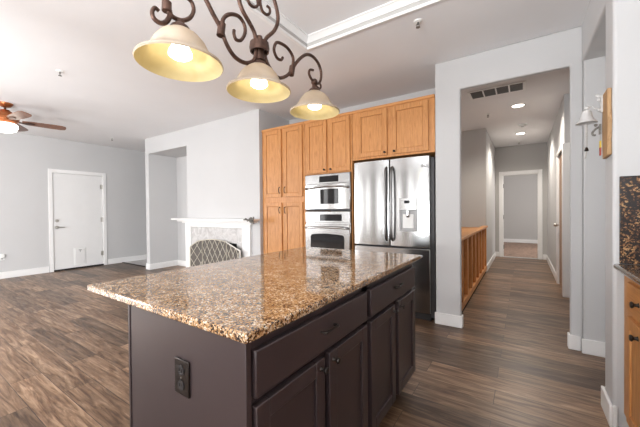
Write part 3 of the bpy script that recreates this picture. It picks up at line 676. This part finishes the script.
aR.tube(V((1.40, 1.925), (1.46, 1.915), (1.475, 1.935), (1.46, 1.948)), 0.006)
obj('arm', aR, 'bronze', pd, smooth=True)
aL = MB().tube(V((0.965, 1.924), (0.951, 1.873), (0.905, 1.842), (0.851, 1.841), (0.811, 1.868), (0.786, 1.912), (0.788, 1.962), (0.818, 1.999), (0.864, 2.017), (0.896, 2.001), (0.901, 1.966), (0.879, 1.926), (0.852, 1.916), (0.842, 1.934), (0.843, 1.950)), R_, taper=0.007)
aL.tube(V((0.790, 1.90), (0.772, 1.931), (0.743, 1.961), (0.713, 1.997), (0.672, 2.045), (0.62, 2.06), (0.575, 2.03), (0.56, 1.97), (0.562, 1.912), (0.567, 1.882), (0.584, 1.868), (0.616, 1.873), (0.646, 1.897), (0.661, 1.930), (0.655, 1.954), (0.636, 1.962)), R_, taper=0.007)
aL.tube(V((0.565, 1.90), (0.573, 1.869), (0.559, 1.839), (0.539, 1.826), (0.520, 1.831), (0.515, 1.849), (0.524, 1.866), (0.536, 1.862)), R_, taper=0.006)
aL.cyl(K1(0.775, 1.895), K1(0.783, 1.945), 0.016).cyl(K1(0.562, 1.875), K1(0.563, 1.905), 0.016)
obj('arm', aL, 'bronze', pd, smooth=True)
prof = [(0.145, 0.0), (0.1485, 0.004), (0.146, 0.011), (0.128, 0.022), (0.110, 0.036), (0.098, 0.056), (0.086, 0.080), (0.066, 0.104), (0.044, 0.119), (0.032, 0.123)]
inner = [(0.028, 0.119), (0.042, 0.114), (0.063, 0.099), (0.082, 0.077), (0.094, 0.053), (0.106, 0.033), (0.125, 0.018), (0.142, 0.005)]
for y, z in ((0.646, 1.749), (1.040, 1.775), (1.499, 1.798)):
    sh = obj('lamp_shade', MB().lathe(prof+inner, (PXX, y, z), (0, 0, 1), 48, True), 'shade', pd, smooth=True)
    sh.data.materials.append(M['shade_in'])
    for i_, p_ in enumerate(sh.data.polygons):
        if i_ // 48 >= len(prof)-1: p_.material_index = 1
    obj('socket_cap', MB().lathe([(0, 0.162), (0.014, 0.162), (0.016, 0.148), (0.030, 0.138), (0.036, 0.128), (0.038, 0.112), (0.030, 0.112), (0.022, 0.095), (0, 0.095)], (PXX, y, z), (0, 0, 1), 24), 'bronze', sh, smooth=True)
    obj('bulb', MB().lathe([(0, 0.024), (0.030, 0.026), (0.040, 0.034), (0.039, 0.046), (0.028, 0.068), (0.018, 0.095), (0, 0.096)], (PXX, y, z), (0, 0, 1), 24), 'bulb', sh, smooth=True)
    l = bpy.data.lights.new('bulb_light', 'POINT'); l.energy = 0.22; l.color = (1.0, 0.86, 0.52); l.shadow_soft_size = 0.03
    lo = bpy.data.objects.new('bulb_light', l); scene.collection.objects.link(lo); lo.location = (PXX, y, z-0.005)

# ------------------------------------------------------------------ ceiling fan in the living room
FCX, FCY = -6.03, 1.13
fn = thing('ceiling_fan', (FCX, FCY, HC), 'copper ceiling fan with dark wood blades and lit glass bowl in the living room', 'ceiling fan')
obj('canopy', MB().lathe([(0, 0), (0.085, 0), (0.085, -0.012), (0.06, -0.045), (0.022, -0.06), (0, -0.06)], (FCX, FCY, HC), (0, 0, 1), 28), 'copper', fn, smooth=True)
obj('down_rod', MB().cyl((FCX, FCY, HC-0.15), (FCX, FCY, HC-0.05), 0.014), 'bronze', fn, smooth=True)
obj('motor_housing', MB().lathe([(0, 0.26), (0.05, 0.26), (0.075, 0.235), (0.12, 0.20), (0.145, 0.15), (0.14, 0.11), (0.11, 0.085), (0.08, 0.06), (0, 0.06)], (FCX, FCY, 2.40), (0, 0, 1), 32), 'copper', fn, smooth=True)
obj('light_bowl', MB().lathe([(0, -0.075), (0.06, -0.07), (0.11, -0.045), (0.135, 0.0), (0.13, 0.04), (0.10, 0.06), (0, 0.06)], (FCX, FCY, 2.42), (0, 0, 1), 32), 'fan_light', fn, smooth=True)
a0 = math.radians(79)
for k in range(5):
    a = a0 + k*2*PI/5
    q = Matrix.Rotation(a, 4, 'Z') @ Matrix.Rotation(math.radians(-13), 4, 'X')
    def tr(mb):
        mb.bm.transform(Matrix.Translation((FCX, FCY, 2.52)) @ q); return mb
    pts = [(0.17, -0.045), (0.25, -0.062), (0.50, -0.072), (0.60, -0.070), (0.65, -0.052), (0.66, 0.0), (0.65, 0.052), (0.60, 0.070), (0.50, 0.072), (0.25, 0.062), (0.17, 0.045)]
    bl = obj('blade', tr(MB().prism(pts, 'z', -0.004, 0.004)), 'fan_wood', fn, bevel=0.002)
    obj('blade_arm', tr(MB().prism([(0.09, -0.02), (0.17, -0.014), (0.23, -0.038), (0.29, -0.02), (0.31, 0), (0.29, 0.02), (0.23, 0.038), (0.17, 0.014), (0.09, 0.02)], 'z', -0.013, -0.004)), 'bronze', bl, bevel=0.002)

# ------------------------------------------------------------------ bell on its plank
pk = obj('wooden_plank', MB().prism([(2.315, 1.515), (2.445, 1.507), (2.45, 1.60), (2.458, 1.70), (2.445, 1.80), (2.452, 1.885), (2.318, 1.888), (2.322, 1.80), (2.306, 1.70), (2.32, 1.60)], 'x', XC-0.020, XC-0.001), 'plank', bevel=0.004)
tag(pk, 'rough brown wooden plank hung upright on the white wall end at right', 'wooden plank')
bl = thing('dinner_bell', (0.32, 2.44, 1.50), 'white cast iron bell with rope pull hung from the wooden plank', 'bell')
BX = 0.318
obj('bell_body', MB().lathe([(0.010, 0.078), (0.019, 0.075), (0.025, 0.062), (0.028, 0.040), (0.036, 0.018), (0.051, 0.004), (0.052, 0.0), (0.047, 0.0), (0.032, 0.016), (0.024, 0.040), (0.020, 0.062), (0.0, 0.072)], (BX, 2.44, 1.730), (0, 0, 1), 32).cyl((BX, 2.44, 1.80), (BX, 2.44, 1.815), 0.008), 'bellwhite', bl, smooth=True)
obj('bracket', MB().ball((BX, 2.44, 1.822), 0.014).tube([(BX, 2.44, 1.826), (BX+0.025, 2.44, 1.830), (0.355, 2.44, 1.812), (0.388, 2.44, 1.802)], 0.0055)
    .box(0.380, 0.39, 2.43, 2.45, 1.785, 1.885).ball((0.375, 2.44, 1.88), 0.011).ball((0.373, 2.44, 1.858), 0.008).ball((0.375, 2.44, 1.80), 0.010).tube([(0.377, 2.44, 1.868), (0.362, 2.44, 1.885), (0.370, 2.44, 1.896)], 0.0045), 'bellwhite', bl, smooth=True)
obj('pull_rope', MB().tube([(BX, 2.44, 1.73), (BX+0.001, 2.44, 1.66), (BX, 2.44, 1.585)], 0.0045, 8).tube([(BX, 2.44, 1.565), (BX-0.003, 2.44, 1.54), (BX-0.006, 2.44, 1.515)], 0.004, 8), 'rope', bl, smooth=True)
obj('clapper', MB().lathe([(0, 0.022), (0.005, 0.02), (0.011, 0.0), (0.008, -0.004), (0, -0.004)], (BX, 2.44, 1.565), (0, 0, 1), 14), 'black_metal', bl, smooth=True)
hk = obj('coat_hook', MB().box(0.374, 0.384, 2.43, 2.45, 1.655, 1.715).tube([(0.378, 2.44, 1.70), (0.36, 2.44, 1.69), (0.345, 2.44, 1.67), (0.348, 2.44, 1.655), (0.36, 2.44, 1.652)], 0.006, 8).ball((0.360, 2.44, 1.712), 0.009), 'pewter', smooth=True)
tag(hk, 'small grey metal hook fixed halfway down the wooden plank', 'hook')
tg = MB().prism([(2.425, 1.575), (2.455, 1.575), (2.452, 1.615), (2.428, 1.615)], 'x', 0.377, 0.383)
to = thing('hanging_tag', (0.38, 2.44, 1.53), 'small yellow and red tag hanging at the bottom of the wooden plank', 'tag')
obj('yellow_tab', tg, 'yellow', to); obj('red_tab', MB().prism([(2.428, 1.53), (2.452, 1.53), (2.455, 1.575), (2.425, 1.575)], 'x', 0.377, 0.383), 'red', to)
obj('string', MB().tube([(0.38, 2.44, 1.612), (0.38, 2.44, 1.65)], 0.002, 6), 'rope', to)

# ------------------------------------------------------------------ stair railing in the hallway
sr = thing('stair_railing', (-0.66, 5.1, 0), 'reddish oak railing with flat slats along the left side of the hallway', 'railing')
RY0, RY1, RX1 = YH2+0.02, 6.615, -0.585
obj('rail_cap', B(-0.655, RX1+0.02, RY0, RY1, 0.86, 0.895), 'oak_y', sr, bevel=0.006)
obj('bottom_rail', B(-0.635, RX1, RY0, RY1, 0.05, 0.13), 'oak_y', sr, bevel=0.004)
obj('back_panel', B(-0.655, -0.635, RY0, RY1, 0.05, 0.86), 'rail_red', sr)
obj('ledge', B(-1.15, -0.655, YB+0.14, RY1, 0.80, 0.86), 'oak_y', sr, bevel=0.004)
obj('foot', B(-0.655, -0.60, RY0, RY1, 0.0, 0.05), 'dark_gap', sr)
k = 9
for i in range(k):
    y = RY0+0.04 + (RY1-RY0-0.08)*i/(k-1)
    obj('slat', B(-0.634, RX1-0.004, y-0.035, y+0.035, 0.13, 0.86), 'oak', sr, bevel=0.004)

# ------------------------------------------------------------------ ceiling fittings
av = thing('ceiling_vent', (-0.3, 4.6, HC), 'long white framed return air vent in the hallway ceiling', 'ceiling vent')
vx0, vx1, vy0, vy1 = -0.585, -0.005, 4.47, 4.74
vf = MB().box(vx0-0.03, vx1+0.03, vy0-0.03, vy0, HC-0.012, HC).box(vx0-0.03, vx1+0.03, vy1, vy1+0.03, HC-0.012, HC).box(vx0-0.03, vx0, vy0, vy1, HC-0.012, HC).box(vx1, vx1+0.03, vy0, vy1, HC-0.012, HC)
for i in (1, 2, 3):
    x = vx0+(vx1-vx0)*i/4; vf.box(x-0.008, x+0.008, vy0, vy1, HC-0.012, HC)
obj('frame', vf, 'trim', av)
obj('backing', B(vx0, vx1, vy0, vy1, HC-0.003, HC), 'vent_dark', av)
sl = MB()
for i in range(16):
    y = vy0+0.01+(vy1-vy0-0.02)*i/15; sl.box(vx0, vx1, y-0.003, y+0.003, HC-0.010, HC-0.003)
obj('louvres', sl, 'vent_grey', av)
def copy_tree(src, loc, label):
    r = src.copy(); scene.collection.objects.link(r); r.location = loc; r['label'] = label
    for ch in src.children:
        cc = ch.copy(); scene.collection.objects.link(cc); cc.parent = r
        for g in ch.children:
            gg = g.copy(); scene.collection.objects.link(gg); gg.parent = cc
    return r
rl = thing('recessed_light', (-0.067, 5.457, HC), 'lit round recessed ceiling light in the hallway, nearest the vent', 'recessed light', 'recessed lights in the hallway')
obj('trim_ring', MB().lathe([(0.075, 0), (0.098, 0), (0.095, -0.008), (0.075, -0.006)], (-0.067, 5.457, HC), (0, 0, 1), 32, True), 'trim', rl, smooth=True)
obj('lens', MB().lathe([(0, -0.001), (0.076, -0.001), (0.076, -0.004), (0, -0.004)], (-0.067, 5.457, HC), (0, 0, 1), 32), 'downlight', rl)
copy_tree(rl, (-0.05, 7.523, HC), 'lit round recessed ceiling light in the hallway, nearer the end door')
for x, y in ((-0.067, 5.457), (-0.05, 7.523)):
    l = bpy.data.lights.new('downlight_beam', 'SPOT'); l.energy = 82; l.spot_size = math.radians(150); l.spot_blend = 0.6; l.color = (1, 0.93, 0.83); l.shadow_soft_size = 0.07
    lo = bpy.data.objects.new('downlight_beam', l); scene.collection.objects.link(lo); lo.location = (x, y, HC-0.02)
sd = thing('smoke_detector', (-0.014, 6.739, HC), 'round white smoke detector on the hallway ceiling between the two lights', 'smoke detector')
obj('housing', MB().lathe([(0, 0), (0.07, 0), (0.07, -0.02), (0.055, -0.035), (0, -0.037)], (-0.014, 6.739, HC), (0, 0, 1), 28), 'white_plastic', sd, smooth=True)
obj('sensor_cap', MB().lathe([(0, -0.037), (0.022, -0.037), (0.02, -0.044), (0, -0.045)], (-0.014, 6.739, HC), (0, 0, 1), 20), 'grey_plastic', sd, smooth=True)
spx = [(-0.714, 2.537, 'small metal fire sprinkler on the kitchen ceiling beside the tray moulding'),
       (-4.177, 1.212, 'small metal fire sprinkler on the living room ceiling near the fan'),
       (-7.089, 2.894, 'small metal fire sprinkler on the ceiling above the living room door corner'),
       (-0.478, 5.659, 'small metal fire sprinkler on the hallway ceiling left of the first light'),
       (-0.086, 8.465, 'small metal fire sprinkler on the hallway ceiling by the end wall')]
s0 = thing('fire_sprinkler', (spx[0][0], spx[0][1], HC), spx[0][2], 'fire sprinkler', 'ceiling fire sprinklers')
def at0(mb): return mb
x, y = spx[0][:2]
obj('escutcheon', MB().lathe([(0, 0), (0.034, 0), (0.030, -0.008), (0.014, -0.012), (0, -0.012)], (x, y, HC), (0, 0, 1), 24), 'white_plastic', s0, smooth=True)
obj('head', MB().cyl((x, y, HC-0.03), (x, y, HC-0.01), 0.008).tube([(x-0.008, y, HC-0.02), (x-0.014, y, HC-0.035), (x, y, HC-0.05)], 0.0025, 6).tube([(x+0.008, y, HC-0.02), (x+0.014, y, HC-0.035), (x, y, HC-0.05)], 0.0025, 6).cyl((x, y, HC-0.053), (x, y, HC-0.050), 0.017, 16), 'pewter', s0, smooth=True)
for x, y, lb in spx[1:]: copy_tree(s0, (x, y, HC), lb)

# ------------------------------------------------------------------ low details of the living room
wo = thing('wall_outlet', (XL, 1.425, 0.35), 'white wall outlet with a plug in device low on the left wall', 'power outlet')
obj('cover_plate', B(XL, XL+0.008, 1.385, 1.465, 0.345, 0.465), 'white_plastic', wo, bevel=0.003)
obj('plug', B(XL+0.008, XL+0.06, 1.40, 1.455, 0.395, 0.455), 'white_plastic', wo, bevel=0.01)
obj('socket', B(XL+0.008, XL+0.012, 1.41, 1.445, 0.36, 0.385), 'grey_plastic', wo)
